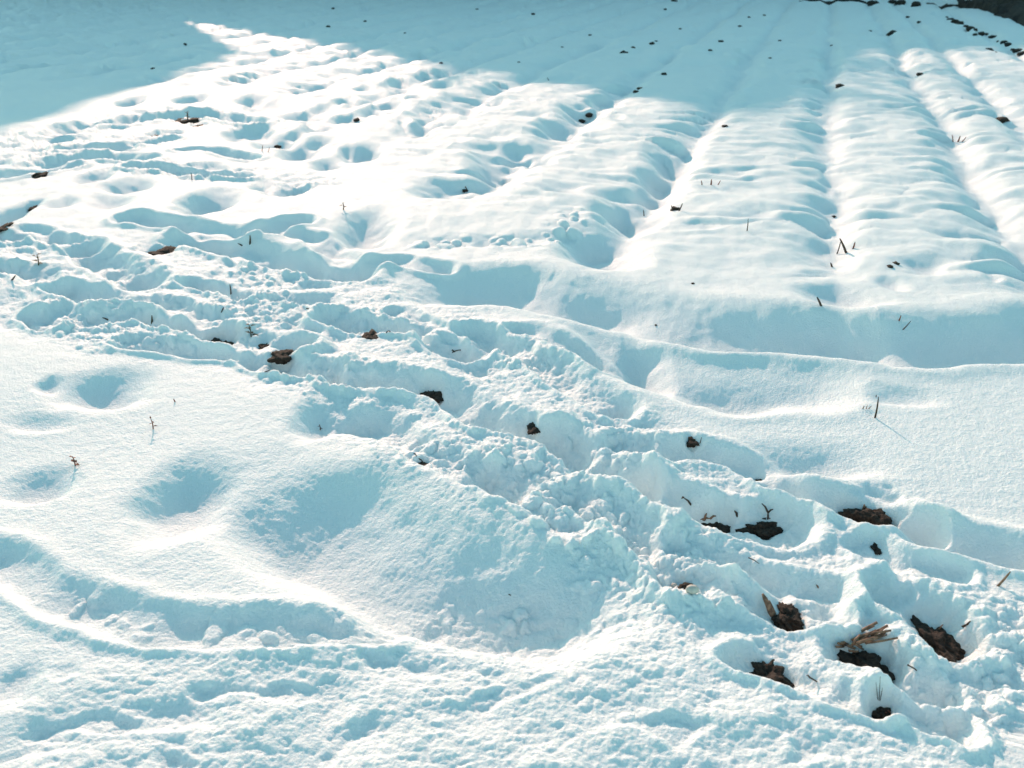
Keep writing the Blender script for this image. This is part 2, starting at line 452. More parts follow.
M["soil_far"] = noise_mat("soil_far", (.010, .009, .008), (.035, .025, .018), 9, .95, .8, dist=.05)
M["straw"] = noise_mat("straw", (.12, .06, .035), (.36, .20, .12), 90, .7, .3)
M["leaf"] = noise_mat("dead_leaf", (.03, .03, .012), (.09, .07, .03), 60, .8, .3)
M["twig"] = noise_mat("twig", (.03, .018, .012), (.09, .055, .035), 120, .8, .3)
M["red"] = noise_mat("red_stem", (.16, .04, .025), (.26, .10, .06), 120, .8, .3)
M["pebble"] = noise_mat("pebble", (.42, .40, .36), (.62, .58, .52), 40, .7, .3)
M["plaster"] = noise_mat("plaster", (.50, .46, .38), (.60, .56, .48), 3, .9, .2)
M["tile"] = noise_mat("roof_tile", (.12, .05, .03), (.20, .08, .05), 6, .8, .4)
M["wood"] = noise_mat("old_wood", (.022, .018, .015), (.05, .038, .03), 8, .85, .4)
M["bark"] = noise_mat("bark", (.05, .04, .03), (.11, .09, .07), 9, .9, .5)
M["glass"], t, p = mat("window_glass")
p.inputs["Base Color"].default_value = (.03, .04, .05, 1); p.inputs["Roughness"].default_value = .08

# ------------------------------------------------------------------ snow field mesh
def link_mesh(name, verts, faces, material, smooth=True, parent=None):
    me = bpy.data.meshes.new(name)
    me.from_pydata(verts, [], faces)
    me.materials.append(material)
    if smooth:
        me.polygons.foreach_set("use_smooth", [True] * len(me.polygons))
    me.update()
    o = bpy.data.objects.new(name, me)
    COL.objects.link(o)
    if parent: o.parent = parent
    return o

PATCH_AT = []
def hit(px, py):
    """where the line of sight through a picture point meets the snow (a real place on the field)"""
    gx, gy = ground(px, py)
    tt = np.linspace(.80, 1.15, 500)
    z = snow_height(gx * tt, gy * tt)
    ray = CAM_H * (1 - tt)
    b = np.nonzero(ray <= z)[0]
    k = b[0] if len(b) else len(tt) - 1
    return Vector((gx * tt[k], gy * tt[k], float(z[k])))

_at = [tuple(hit(p_[0], p_[1])) for p_ in PATCHES]     # found on the snow before the holes are dug
PATCH_AT = _at

def grid_field():
    nf = 1180
    th = np.concatenate([np.linspace(R(33), R(-33), nf)])            # fine sector ahead
    coarse = np.linspace(R(-33), R(-327), 150)[1:-1]                 # the rest of the circle
    th = np.concatenate([th, coarse])
    # rows: constant step in viewing angle ahead, then widening to the horizon
    dep = np.linspace(R(52), R(2.75), 1250)
    rr = CAM_H / np.tan(dep)
    rr = np.concatenate([np.linspace(.25, rr[0], 60)[:-1], rr, rr[-1] * np.geomspace(1.03, 30, 80)])
    RR, TH = np.meshgrid(rr, th, indexing='ij')
    X = RR * np.sin(TH); Y = RR * np.cos(TH)
    Z = snow_height(X, Y)
    nr, ntt = X.shape
    co = np.empty((nr * ntt + 1, 3), np.float32)
    co[:-1, 0] = X.ravel(); co[:-1, 1] = Y.ravel(); co[:-1, 2] = Z.ravel()
    co[-1] = (0, 0, float(Z[0].mean()))
    i, j = np.meshgrid(np.arange(nr - 1), np.arange(ntt), indexing='ij')
    j2 = (j + 1) % ntt
    q = np.stack([i * ntt + j, i * ntt + j2, (i + 1) * ntt + j2, (i + 1) * ntt + j], -1).reshape(-1, 4)
    # theta runs clockwise: this order faces up
    jj = np.arange(ntt)
    tri = np.stack([jj, np.full(ntt, nr * ntt), (jj + 1) % ntt], -1)
    nq = len(q); ntr = len(tri)
    me = bpy.data.meshes.new("snow_field")
    me.vertices.add(len(co)); me.vertices.foreach_set("co", co.ravel())
    me.loops.add(nq * 4 + ntr * 3)
    me.loops.foreach_set("vertex_index", np.concatenate([q.ravel(), tri.ravel()]).astype(np.int32))
    me.polygons.add(nq + ntr)
    st = np.concatenate([np.arange(nq) * 4, nq * 4 + np.arange(ntr) * 3]).astype(np.int32)
    me.polygons.foreach_set("loop_start", st)
    me.polygons.foreach_set("use_smooth", np.ones(nq + ntr, bool))
    me.update(calc_edges=True)
    me.materials.append(M["snow"])
    if me.polygons[nq // 2].normal.z < 0:
        me.flip_normals()
    o = bpy.data.objects.new("snow_field", me)
    COL.objects.link(o)
    o["kind"] = "structure"
    return o


field = grid_field()

def mpp(px, py):
    """metres per picture pixel, across the line of sight"""
    gx, gy = ground(px, py)
    return math.sqrt(gx * gx + gy * gy + CAM_H ** 2) / FPX

def tag(o, label=None, cat=None, group=None, kind=None):
    for k_, v_ in (("label", label), ("category", cat), ("group", group), ("kind", kind)):
        if v_: o[k_] = v_
    return o

def empty(name, loc, rz=0):
    o = bpy.data.objects.new(name, None)
    o.empty_display_size = .05
    COL.objects.link(o); o.location = loc; o.rotation_euler = (0, 0, rz)
    return o
#OBJECTS
# ------------------------------------------------------------------ invented buildings and tree out of view, added to cast the long shadows
BROT = -SUN_AZ
def bpoint(lat, lon, z=0):
    c, s_ = math.cos(SUN_AZ), math.sin(SUN_AZ)
    return Vector((lat * c + lon * s_, -lat * s_ + lon * c, z))

def boxes_mesh(name, boxes, material, parent, bevel=0):
    bm = bmesh.new()
    for (x0, x1, y0, y1, z0, z1) in boxes:
        r_ = bmesh.ops.create_cube(bm, size=1)
        bmesh.ops.scale(bm, vec=(x1 - x0, y1 - y0, z1 - z0), verts=r_["verts"])
        bmesh.ops.translate(bm, vec=((x0 + x1) / 2, (y0 + y1) / 2, (z0 + z1) / 2), verts=r_["verts"])
    if bevel:
        bmesh.ops.bevel(bm, geom=bm.edges[:], offset=bevel, segments=2, affect='EDGES')
    me = bpy.data.meshes.new(name); bm.to_mesh(me); bm.free(); me.materials.append(material)
    o = bpy.data.objects.new(name, me); COL.objects.link(o); o.parent = parent
    return o

def prism_mesh(name, prof, y0, y1, material, parent, axis='y'):
    """profile of (across, height) pairs pushed along the other axis"""
    n = len(prof)
    if axis == 'y':
        v = [(a_, y0, b_) for a_, b_ in prof] + [(a_, y1, b_) for a_, b_ in prof]
    else:
        v = [(y0, a_, b_) for a_, b_ in prof] + [(y1, a_, b_) for a_, b_ in prof]
    f = [tuple(range(n)), tuple(range(2 * n - 1, n - 1, -1))] + [(i, i + n, (i + 1) % n + n, (i + 1) % n) for i in range(n)]
    o = link_mesh(name, v, f, material, False, parent)
    bm = bmesh.new(); bm.from_mesh(o.data); bmesh.ops.recalc_face_normals(bm, faces=bm.faces[:]); bm.to_mesh(o.data); bm.free()
    return o

def slab(p, q, th):
    """cross-section of a sloping roof slab from p to q"""
    dx, dz = q[0] - p[0], q[1] - p[1]; L = math.hypot(dx, dz)
    nx, nz = dz / L * th, -dx / L * th
    if nz > 0: nx, nz = -nx, -nz
    return [p, q, (q[0] + nx, q[1] + nz), (p[0] + nx, p[1] + nz)]

def window_in(parent, x, z, ww, hh, y=0.0):
    f = boxes_mesh("window", [(x - ww / 2, x + ww / 2, y - .06, y - .003, z, z + .08), (x - ww / 2, x + ww / 2, y - .06, y - .003, z + hh - .08, z + hh),
                              (x - ww / 2, x - ww / 2 + .08, y - .06, y - .003, z + .08, z + hh - .08), (x + ww / 2 - .08, x + ww / 2, y - .06, y - .003, z + .08, z + hh - .08),
                              (x - .03, x + .03, y - .05, y - .003, z + .08, z + hh - .08)], M["wood"], parent)
    boxes_mesh("pane", [(x - ww / 2 + .08, x + ww / 2 - .08, y - .03, y - .004, z + .08, z + hh - .08)], M["glass"], f)
    boxes_mesh("sill", [(x - ww / 2 - .08, x + ww / 2 + .08, y - .14, y - .003, z - .08, z - .003)], M["plaster"], f)

def shadow_gable_house(lat0, lat1, ridge_lat, ridge_z, eave0, eave1, label, group, add_wedge=False):
    """gable end towards the field; eave0/eave1 = (lat, height) of the roof's lower edges"""
    root = tag(empty("shadow_house", bpoint(0, 42), BROT), label, "house", group)  # invented house out of view, roof outline sized to the shadow edge
    def roof_z(l):
        e = eave0 if l < ridge_lat else eave1
        return ridge_z + (e[1] - ridge_z) * (l - ridge_lat) / (e[0] - ridge_lat)
    prism_mesh("wall", [(lat0, -.3), (lat1, -.3), (lat1, roof_z(lat1) - .22), (ridge_lat, ridge_z - .28), (lat0, roof_z(lat0) - .22)], .5, 11, M["plaster"], root)
    rf = prism_mesh("roof", slab((ridge_lat, ridge_z), eave0, .2), 0, 11.6, M["tile"], root)
    prism_mesh("roof", slab((ridge_lat, ridge_z), eave1, .2), 0, 11.6, M["tile"], root)
    if add_wedge:
        prism_mesh("shadow_wedge", [(-.56, 6.7), (-.56, 10.65), (.43, 9.65)], .05, .4, M["wood"], root)  # wedge added only to shape the lit notch between the two roof shadows
    ch = boxes_mesh("chimney", [(ridge_lat - .4, ridge_lat + .4, 8, 8.8, ridge_z - 1, ridge_z + 1)], M["tile"], rf)
    for zz in (1.0, 4.0):
        for fx in (.2, .5, .8):
            if zz == 1.0 and fx == .5: continue
            window_in(root, lat0 + (lat1 - lat0) * fx, zz, 1.1, 1.4, .5)
    xm = (lat0 + lat1) / 2
    d_ = boxes_mesh("door", [(xm - .5, xm + .5, .42, .497, 0, 2.1)], M["wood"], root, .01)
    boxes_mesh("handle", [(xm + .36, xm + .42, .36, .418, 1.0, 1.12)], M["glass"], d_)
    return root

TE = math.tan(SUN_EL)
shadow_gable_house(-9.0, -.52, -4.4, 14.9, (-9.4, 9.6), (-.5, 10.66), "unseen tall plastered house with steep tiled gable roof, added to cast shadow, left of the other house", "added shadow-casting houses out of view", True)
shadow_gable_house(-.515, 10.19, 5.3, 12.65, (-.75, 6.5), (10.2, 10.55), "unseen plastered house with broad tiled gable, added to cast shadow, between taller house and long outbuilding", "added shadow-casting houses out of view")
shadow_barn = tag(empty("shadow_barn", bpoint(0, 42), BROT), "unseen long wooden outbuilding with tiled roof, added to cast shadow on the field", "shadow_barn")  # invented and unseen, ridge set so its shadow covers the far right snow
prism_mesh("wall", [(.6, -.3), (6.4, -.3), (6.4, 8.2), (3.4, 11.4), (.6, 8.2)], 10.2, 34, M["wood"], shadow_barn, 'x')
prism_mesh("roof", slab((3.4, 11.95), (0, 8.1), .2), 10.05, 34.6, M["tile"], shadow_barn, 'x')
prism_mesh("roof", slab((3.4, 11.95), (7, 8.1), .2), 10.05, 34.6, M["tile"], shadow_barn, 'x')
boxes_mesh("door", [(20, 23.4, .52, .597, 0, 3.4)], M["bark"], shadow_barn, .01)
for bx_ in (14, 17.5, 27, 30.5):
    window_in(shadow_barn, bx_, 1.8, .9, .8, .6)
def tube_verts(pts, rads, n=6):
    """rings of a bent tapering tube"""
    V, Fc = [], []
    P = [Vector(p_) for p_ in pts]
    up = Vector((.13, .31, .94)).normalized()
    for i, p_ in enumerate(P):
        d_ = (P[min(i + 1, len(P) - 1)] - P[max(i - 1, 0)]).normalized()
        a_ = d_.cross(up)
        if a_.length < 1e-3: a_ = d_.cross(Vector((1, 0, 0)))
        a_.normalize(); b_ = d_.cross(a_)
        for k_ in range(n):
            an = 2 * math.pi * k_ / n
            V.append(p_ + (a_ * math.cos(an) + b_ * math.sin(an)) * rads[i])
    for i in range(len(P) - 1):
        for k_ in range(n):
            Fc.append((i * n + k_, i * n + (k_ + 1) % n, (i + 1) * n + (k_ + 1) % n, (i + 1) * n + k_))
    Fc.append(tuple(range(n - 1, -1, -1))); Fc.append(tuple(range((len(P) - 1) * n, len(P) * n)))
    return V, Fc

def merged(tubes):
    V, Fc = [], []
    for v_, f_ in tubes:
        o_ = len(V); V += v_; Fc += [tuple(i + o_ for i in q_) for q_ in f_]
    return V, Fc

def shadow_tree(loc, height, label, seed):
    rnd = random.Random(seed)
    root = tag(empty("shadow_tree", loc), label, "tree")
    trunk, crown = [], []
    def grow(p_, d_, L, r_, lev):
        n = 4; pts = [p_]; rads = [r_]
        for i in range(n):
            d_ = (d_ + Vector((rnd.uniform(-.16, .16), rnd.uniform(-.16, .16), rnd.uniform(-.03, .12)))).normalized()
            pts.append(pts[-1] + d_ * L / n); rads.append(max(.02, r_ * (1 - .4 * (i + 1) / n)))
        (trunk if lev == 0 else crown).append(tube_verts(pts, rads, 6 if lev < 2 else 3))
        if lev < 5:
            for q_ in range(5 if lev < 2 else 4):
                i = rnd.choice((2, 3, 4)) if lev else rnd.choice((3, 4))
                th = rnd.uniform(0, 6.28); sp = rnd.uniform(.45, 1.0)
                nd = (d_ + Vector((math.cos(th) * sp, math.sin(th) * sp, rnd.uniform(-.15, .35)))).normalized()
                grow(pts[i], nd, L * rnd.uniform(.55, .75), rads[i] * .62, lev + 1)
    grow(Vector((0, 0, -.3)), Vector((0, 0, 1)), height * .42, .2, 0)
    link_mesh("trunk", *merged(trunk), M["bark"], True, root)
    link_mesh("crown", *merged(crown), M["bark"], True, root)
    return root
shadow_tree(bpoint(7.0, 37.6), 10.4, "unseen bare leafless tree, added to cast shadow, standing before the broad plastered house", 4)  # added out of view so its twigs soften part of the shadow edge

# ------------------------------------------------------------------ top right edge of the field
def strip(name, upper, lower, lift, material, seed):
    """lumpy ribbon of earth between two lines of picture points"""
    n = 60; m_ = 10; V = []
    U = np.array([ground(*q_) for q_ in upper]); L_ = np.array([ground(*q_) for q_ in lower])
    tu = np.linspace(0, 1, len(U)); tl = np.linspace(0, 1, len(L_)); ts = np.linspace(0, 1, n)
    ux, uy = np.interp(ts, tu, U[:, 0]), np.interp(ts, tu, U[:, 1]); lx, ly = np.interp(ts, tl, L_[:, 0]), np.interp(ts, tl, L_[:, 1])
    for j in range(m_ + 1):
        f_ = j / m_
        x_ = ux * f_ + lx * (1 - f_); y_ = uy * f_ + ly * (1 - f_)
        x_ = x_ + .12 * gnoise(x_ * 3, y_ * 3, seed); 
        z_ = snow_height(x_, y_) + lift * min(1, 4 * f_ * (1 - f_) * 1.6) * (.8 + .7 * fbm(x_, y_, 2.5, 3, seed)) - (.06 if j in (0, m_) else 0)
        V += list(zip(x_, y_, z_))
    Fc = [(j * n + i, j * n + i + 1, (j + 1) * n + i + 1, (j + 1) * n + i) for j in range(m_) for i in range(n - 1)]
    return link_mesh(name, [tuple(map(float, v_)) for v_ in V], Fc, material)
tag(strip("earth_bank", [(956, 6.5), (985, 8.5), (1030, 8), (1110, 6)], [(957, 8), (985, 12), (1012, 21), (1110, 42)], .22, M["soil_far"], 7), kind="structure")
tag(strip("dark_edge_strip", [(800, 1.6), (850, 1.4), (872, 2.5)], [(800, 2.1), (850, 2.2), (872, 3.1)], .06, M["soil_far"], 8), kind="structure")  # low dark strip along the far field edge
tag(strip("dark_edge_strip", [(928, 3.6), (945, 5.0), (960, 6.6)], [(928, 4.4), (945, 6.0), (960, 7.8)], .06, M["soil_far"], 9), kind="structure")
sx, sy = ground(1010, 8.5)
shed = tag(empty("tool_shed", (sx + .05, sy + .9, 0), R(-8)), "dark weathered wooden shed on the bare earth bank at the field corner", "shed")
boxes_mesh("wall", [(0.0 + i * .2, .194 + i * .2, 0 + (.012 if i % 2 else 0), 2.4, -.4, 2.3) for i in range(15)], M["wood"], shed, .004)
prism_mesh("roof", slab((-.25, 2.25), (3.3, 2.75), .1), -.25, 2.7, M["tile"], shed)
boxes_mesh("door", [(1.1, 1.95, -.05, -.004, -.05, 1.95)], M["bark"], shed, .006)

# ------------------------------------------------------------------ earth clods and patches
def lump_mesh(name, hx, hy, hz, seed, material, rough=.35, sub=3, crumb=0):
    bm = bmesh.new()
    bmesh.ops.create_icosphere(bm, subdivisions=sub, radius=1)
    P = np.array([v.co[:] for v in bm.verts])
    k_ = seed * 3.17
    n_ = 1 + rough * 1.4 * gnoise(P[:, 0] * 1.3 + k_, P[:, 1] * 1.3 + P[:, 2] * .9, seed) + rough * .9 * gnoise(P[:, 0] * 3.1 + P[:, 2], P[:, 1] * 3.1 - P[:, 2] * 2 + k_, seed + 9) \
        + rough * .5 * gnoise(P[:, 0] * 7 + P[:, 2] * 5, P[:, 1] * 7 + k_, seed + 19)
    if crumb:
        n_ = n_ + crumb * (.16 * np.abs(gnoise(P[:, 0] * 13 + P[:, 2] * 9, P[:, 1] * 13 + k_, seed + 29)) + .11 * gnoise(P[:, 0] * 27, P[:, 1] * 27 + P[:, 2] * 15, seed + 39))
    P = P * n_[:, None] * np.array([hx, hy, hz])
    for v, c_ in zip(bm.verts, P): v.co = c_
    me = bpy.data.meshes.new(name); bm.to_mesh(me); bm.free(); me.materials.append(material)
    me.polygons.foreach_set("use_smooth", [True] * len(me.polygons))
    return me

CL = [0]
def clod(px, py, wpx, hpx, label, name="earth_clod", cat="earth clod", group=None, flat=.45, material="soil", sub=3, sink=.25, rough=.35):
    CL[0] += 1
    p_ = hit(px, py + hpx * .2)
    hx = wpx / 2 * mpp(px, py)
    gy0, gy1 = ground(px, py - hpx / 2)[1], ground(px, py + hpx / 2)[1]
    hy = min(abs(gy0 - gy1) / 2, hx * 1.3)
    hz = max(hx * flat, hpx * mpp(px, py) * .25)
    me = lump_mesh(name, hx, hy, hz, 100 + CL[0], M[material], rough, sub)
    o = bpy.data.objects.new(name, me); COL.objects.link(o)
    o.location = (p_.x, p_.y, p_.z - hz * sink + .0)
    o.rotation_euler = (0, 0, random.Random(CL[0]).uniform(-.25, .25))
    return tag(o, label, cat, group)

PATCH = "bare earth showing in trodden holes"
for a_ in PATCHES:
    px_, py_, w_, h_, l_ = a_
    X, Y, _z = PATCH_AT[CL[0]]
    CL[0] += 1
    p_ = Vector((X, Y, float(snow_height(np.array([X]), np.array([Y]))[0])))
    hx = w_ / 2 * mpp(px_, py_) * 1.05
    hy = abs(ground(px_, py_ - h_ / 2)[1] - ground(px_, py_ + h_ / 2)[1]) / 2 * 1.2
    hz = max(.008, min(.046, .5 * hx, .55 * h_ * mpp(px_, py_)))
    me = lump_mesh("earth_patch", hx, hy, hz, 100 + CL[0], M["soil"], .5, 5 if h_ > 9 else 4, 1.0)
    o = bpy.data.objects.new("earth_patch", me); COL.objects.link(o)
    o.location = (p_.x, p_.y, p_.z - hz * .15)
    tag(o, l_, "earth patch", PATCH)

ONBED = "single clods poking out of the snowy beds"
for a_ in [
    (589, 115, 8, 6, "round dark clod in the furrow just inside the sunlit snow, above centre"),
    (581, 122, 9, 2, "flat thin clod just below left of the round furrow clod"),
    (357, 119, 7, 5, "dark round clod beside a small hollow in the left middle"),
    (278, 146, 7, 4, "reddish clod at the rim of a hollow left of the middle"),
    (676, 209, 11, 4, "little brown stub clod on the bed right of the centre furrow"),
    (890, 266, 6, 4, "left of two tiny dark clods beside a small hollow on the right bed"),
    (896, 263, 6, 3, "right of two tiny dark clods beside a small hollow on the right bed"),
    (840, 85, 8, 6, "dark pointed clod on the edge of the straight furrow in far sun"),
    (1002, 120, 12, 3, "flat brown clod near the right edge in the sunlit beds"),
    (920, 74, 6, 2, "small flat clod at the far sunlit end of the right beds"),
    (725, 126, 6, 2, "tiny brown clod on the bed just inside the sun, right of centre furrow"),
    (834, 216, 4, 3, "minute brown crumb in the straight furrow above the leaning stalks"),
    (693, 283, 4, 3, "minute reddish crumb alone on the smooth headland snow"),
    (656, 325, 3, 2, "minute dark speck on the crest of the long trough"),
    (636, 91, 6, 5, "left clod of the pair at the shadow edge above centre"),
    (640, 88, 6, 3, "right flat clod of the pair at the shadow edge above centre"),
    (465, 190, 6, 3, "tiny clod at the lip of a hollow left of the centre"),
]:
    clod(*a_[:4], a_[4], group=ONBED, flat=.6, sub=2, sink=.1)
SH = "small dark clods scattered on the shaded far snow"
for x_, y_, w_, h_ in [(624, 52, 7, 4), (633, 47, 4, 3), (652, 43, 5, 2), (656, 41, 3, 2), (664, 74, 6, 2), (721, 41, 5, 3), (710, 50, 4, 2), (562, 47, 3, 2),
                       (153, 68, 4, 3), (185, 44, 4, 2), (328, 26, 4, 3), (333, 8, 3, 2), (441, 63, 4, 2), (519, 62, 3, 2), (740, 26, 4, 2), (674, 1, 6, 2), (477, 9, 3, 2),
                       (770, 58, 3, 2), (780, 40, 3, 3), (832, 45, 3, 3), (908, 17, 4, 2), (919, 22, 4, 2), (892, 33, 9, 2), (870, 31, 3, 1.5), (365, 21, 3, 2), (405, 33, 3, 1.5), (533, 14, 4, 1.5), (764, 15, 3, 1.5), (590, 35, 3, 1.5), (665, 9, 3, 1.5), (680, 29, 3, 1.5), (749, 17, 3, 1.5)]:
    clod(x_, y_, w_, h_, "small dark clod poking through the far snow in the shade", group=SH, flat=.6, sub=2, material="soil_far", sink=.1)
for x_, y_, w_, h_, l_ in [(873, 3, 9, 8, "tall dark clump on the far field edge, leftmost of three"), (893, 2, 8, 7, "dark clump with a flat tail on the far field edge, middle of three"),
                           (900, 3, 9, 3.5, "flat dark tail of earth touching the middle clump on the far edge"), (916, 4.5, 8, 5, "low dark clump on the far field edge, rightmost of three")]:
    clod(x_, y_, w_, h_, l_, name="earth_clump", cat="earth clump", group="clumps on the far field edge", flat=.7, sub=3, material="soil_far", sink=0)
rnd = random.Random(12)
for x_, y_, w_, h_ in [(951, 19, 6, 4), (955, 21, 7, 5), (960, 23, 7, 4), (966, 26, 4, 2), (970, 28, 7, 3.5), (975, 30, 4, 3), (975, 34, 4, 3), (981, 33, 6, 3), (987, 34, 4, 2), (993, 37, 8, 4),
                       (990, 49, 7, 5), (998, 41, 3, 3), (1004, 42, 6, 3), (1008, 44, 6, 4), (1013, 49, 4, 3), (1018, 50, 8, 6), (1022, 53, 8, 6), (947, 17, 3, 2), (996, 52, 2, 2)]:
    clod(x_, y_, w_, h_, "dark clod in the line of clods along the right field edge", group="line of clods along the right field edge", flat=.6, sub=2, material="soil_far", sink=.1, rough=.5)

# ------------------------------------------------------------------ stalks, straw and weeds
def tube_obj(name, pts, rads, material, parent=None, n=6):
    return link_mesh(name, *tube_verts(pts, rads, n), M[material], True, parent)

def seg(px, py, dx, dy, lean=0.0):
    """vector of a stalk that spans dx, dy picture pixels (dy negative = up)"""
    m_ = mpp(px, py)
    return Vector((dx * m_, lean * abs(dy) * m_, -dy * m_ / math.cos(PITCH) ))

def stalk(px, py, dx, dy, rpx, material, label, bend=.02, lean=0.0, name="dry_stalk", cat="stalk", group=None, split=False):
    """stalk rising from picture point px, py by dx, dy picture pixels"""
    b_ = hit(px, py); v_ = seg(px, py, dx, dy, lean); r_ = rpx * mpp(px, py)
    side = Vector((v_.z, 0, -v_.x)) * bend
    pts = [v_ * -.35] + [v_ * f_ + side * math.sin(f_ * math.pi) for f_ in (0, .25, .5, .75, 1)]
    rads = [r_, r_, r_ * .95, r_ * .85, r_ * .75, r_ * .35]
    if split:
        o = link_mesh(name, *merged([tube_verts(pts, [q_ * 1.0 for q_ in rads]), tube_verts([p_ + Vector((r_ * 1.2, 0, -r_)) for p_ in pts[:-1]], [q_ * .7 for q_ in rads[:-1]])]), M[material])
    else:
        o = tube_obj(name, pts, rads, material)
    o.location = b_
    return tag(o, label, cat, group)

STK = "single dry stalks standing in the snow"
for a_ in [
    (875, 418, 0, -20, .9, "twig", "tall thin straight stalk standing on smooth snow at the right"),
    (846, 253, -8, -13, 1.2, "twig", "thick dark stalk leaning left beside the straight furrow"),
    (837, 254, 2, -12, .7, "twig", "thin stalk crossing the thick leaning one beside the furrow"),
    (853, 249, 1, -6, .9, "red", "short brown stub just right of the two crossed stalks"),
    (821, 306, -5, -8, 1.1, "twig", "short dark stalk leaning left on the headland right of centre"),
    (903, 330, 6, -8, .6, "twig", "thin dark twig leaning right in the long trough shade"),
    (899, 321, 1, -5, .7, "red", "tiny red stub above the thin twig in the long trough"),
    (747, 231, 0, -11, .5, "twig", "hair-thin stalk on the bed between two furrows"),
    (832, 267, -2, -4, 1.0, "twig", "tiny dark stub at the foot of the straight furrow"),
    (644, 216, -1, -6, .6, "twig", "tiny stalk beside the hollow at the foot of the centre furrow"),
    (953, 142, -2, -6, .6, "red", "left of three tiny red stubs on the right bed"),
    (958, 142, 1, -5, .8, "red", "middle of three tiny red stubs on the right bed"),
    (962, 142, 3, -4, .5, "red", "right of three tiny red stubs on the right bed"),
    (702, 185, -1, -4, .6, "red", "left one of three stubs on the bed right of the centre furrow"),
    (711, 185, 0, -5, .8, "red", "middle one of three stubs on the bed right of the centre furrow"),
    (718, 185, 2, -4, .5, "red", "right one of three stubs on the bed right of the centre furrow"),
    (673, 211, -2, -5, .8, "twig", "stub on the left of the brown stub clod near the centre furrow"),
    (679, 211, 3, -7, .7, "twig", "upright thin stub on the right of the brown stub clod"),
    (549, 81, -2, -3, .4, "twig", "tiny twig at the shadow edge above centre"),
    (262, 151, 1, -5, .4, "red", "pale red stub left of the rough patch in the upper left"),
    (268, 152, 2, -4, .4, "red", "pale red stub standing right next to the rough patch in the upper left"),
    (192, 180, 0, -6, .5, "twig", "thin stalk on the smooth hump in the upper left"),
    (250, 244, 1, -8, .9, "twig", "thin dark stalk on the snow rim left of the middle"),
    (242, 246, -4, -2, .7, "twig", "low dark twig beside the thin dark stalk on the snow rim"),
    (231, 294, 0, -9, .8, "twig", "dark short stalk at the end of a footprint in the left track"),
    (222, 312, 2, -4, .8, "twig", "dark stub where two footprints meet in the left track"),
    (152, 323, 1, -7, 1.0, "leaf", "dark leaf stub in the round footprint at the left"),
    (108, 320, -5, -2, .8, "twig", "low dark twig at the base of the wide left footprint"),
    (12, 280, 4, -4, .8, "twig", "dark twig in the leftmost footprint"),
    (265, 372, 5, -2, .6, "twig", "thin twig in the deep footprint below the earth patches"),
    (308, 309, 5, 1, .6, "twig", "short dark twig lying at a footprint's edge left of centre"),
    (175, 402, -1, -3, .6, "red", "minute stub on the smooth left mound"),
    (510, 595, 4, 2, .6, "twig", "short dark twig sunk in the big lower hollow"),
    (700, 443, 1, -6, .5, "twig", "thin stalk right of the small dark patch on the upper track rim"),
    (818, 588, -2, -3, .9, "straw", "tiny brown stub on the snow above the straw bundle"),
    (998, 586, 8, -14, 1.3, "straw", "brown straw stalk leaning right at the right edge"),
    (876, 397, 0, -2, .5, "twig", "minute speck of stalk above the tall thin one"),
]:
    stalk(a_[0], a_[1], a_[2], a_[3], a_[4], a_[5], a_[6], group=STK)

stalk(771, 613, -9, -17, 3.2, "straw", "thick pointed broken stalk, brown, left of the dark earth hole", name="broken_stalk", split=True, lean=.3)
# forked stalk on the long patch
def forked(px, py, arms, rpx, material, label, name="forked_stalk", cat="stalk"):
    b_ = hit(px, py); r_ = rpx * mpp(px, py)
    T = []
    for (x0, y0, x1, y1) in arms:
        p0 = seg(px, py, x0, y0); p1 = seg(px, py, x1, y1)
        mid = (p0 + p1) / 2 + Vector((.3 * r_, .6 * r_, .9 * r_))
        T.append(tube_verts([p0, mid, p1], [r_, r_ * .85, r_ * .45]))
    o = link_mesh(name, *merged(T), M[material]); o.location = b_
    return tag(o, label, cat)
forked(768, 519, [(0, 2, -1, -7), (-1, -7, -8, -16), (-1, -6, 4, -10), (1, 0, 14, 4), (-2, 0, -10, 3)], 1.1, "twig", "forked dark stalk rising from the long dark earth patch")
forked(704, 520, [(0, 2, 2, -6), (2, 1, -6, 2), (-2, 1, 6, 0), (6, 0, 12, -3)], 1.4, "straw", "reddish straw bits poking from the dark strip left of the forked stalk", "straw_bits", "straw")
forked(692, 504, [(0, 3, -9, -6), (-9, -6, -11, -5), (0, 3, 8, 6)], 1.2, "twig", "dark curved twig above the reddish straw bits")
forked(738, 516, [(0, 4, -4, -4), (2, 4, 8, 5)], 1.5, "twig", "brown bent twig between the reddish straw and the forked stalk")
forked(862, 513, [(0, 3, 1, -8), (1, -6, 4, -2), (20, 8, 24, 3), (8, 4, 16, 6)], 1.3, "straw", "brown straw stub on top of the broad dark earth patch", "straw_bits", "straw")
forked(940, 634, [(-2, -4, 1, -10), (0, 2, 9, 0), (2, 3, 13, 2), (-4, 4, 6, 4)], .9, "straw", "thin pale straws lying in the large far-right earth hole", "straw_bits", "straw")
forked(967, 625, [(0, 0, 5, -4), (-4, 2, 2, 1)], 1.2, "twig", "dark twig at the right rim of the large far-right hole")
forked(878, 700, [(0, 2, -5, -18), (1, 2, -2, -24), (2, 2, 2, -12)], .35, "twig", "three hair-thin shoots rising from the reddish root clod", "thin_shoots", "shoots")
forked(892, 713, [(0, 0, 6, 4), (-4, -2, 2, 6), (-6, 0, -2, 5)], .6, "red", "fine red roots spreading right of the root clod", "fine_roots", "roots")
forked(815, 683, [(-6, -6, 10, 6), (-6, -6, -9, -8)], .9, "twig", "faint grey twig lying in the snow between the two lowest earth holes")
forked(915, 672, [(-8, -6, 6, 4)], .8, "twig", "faint dark twig in the groove right of the straw bundle")
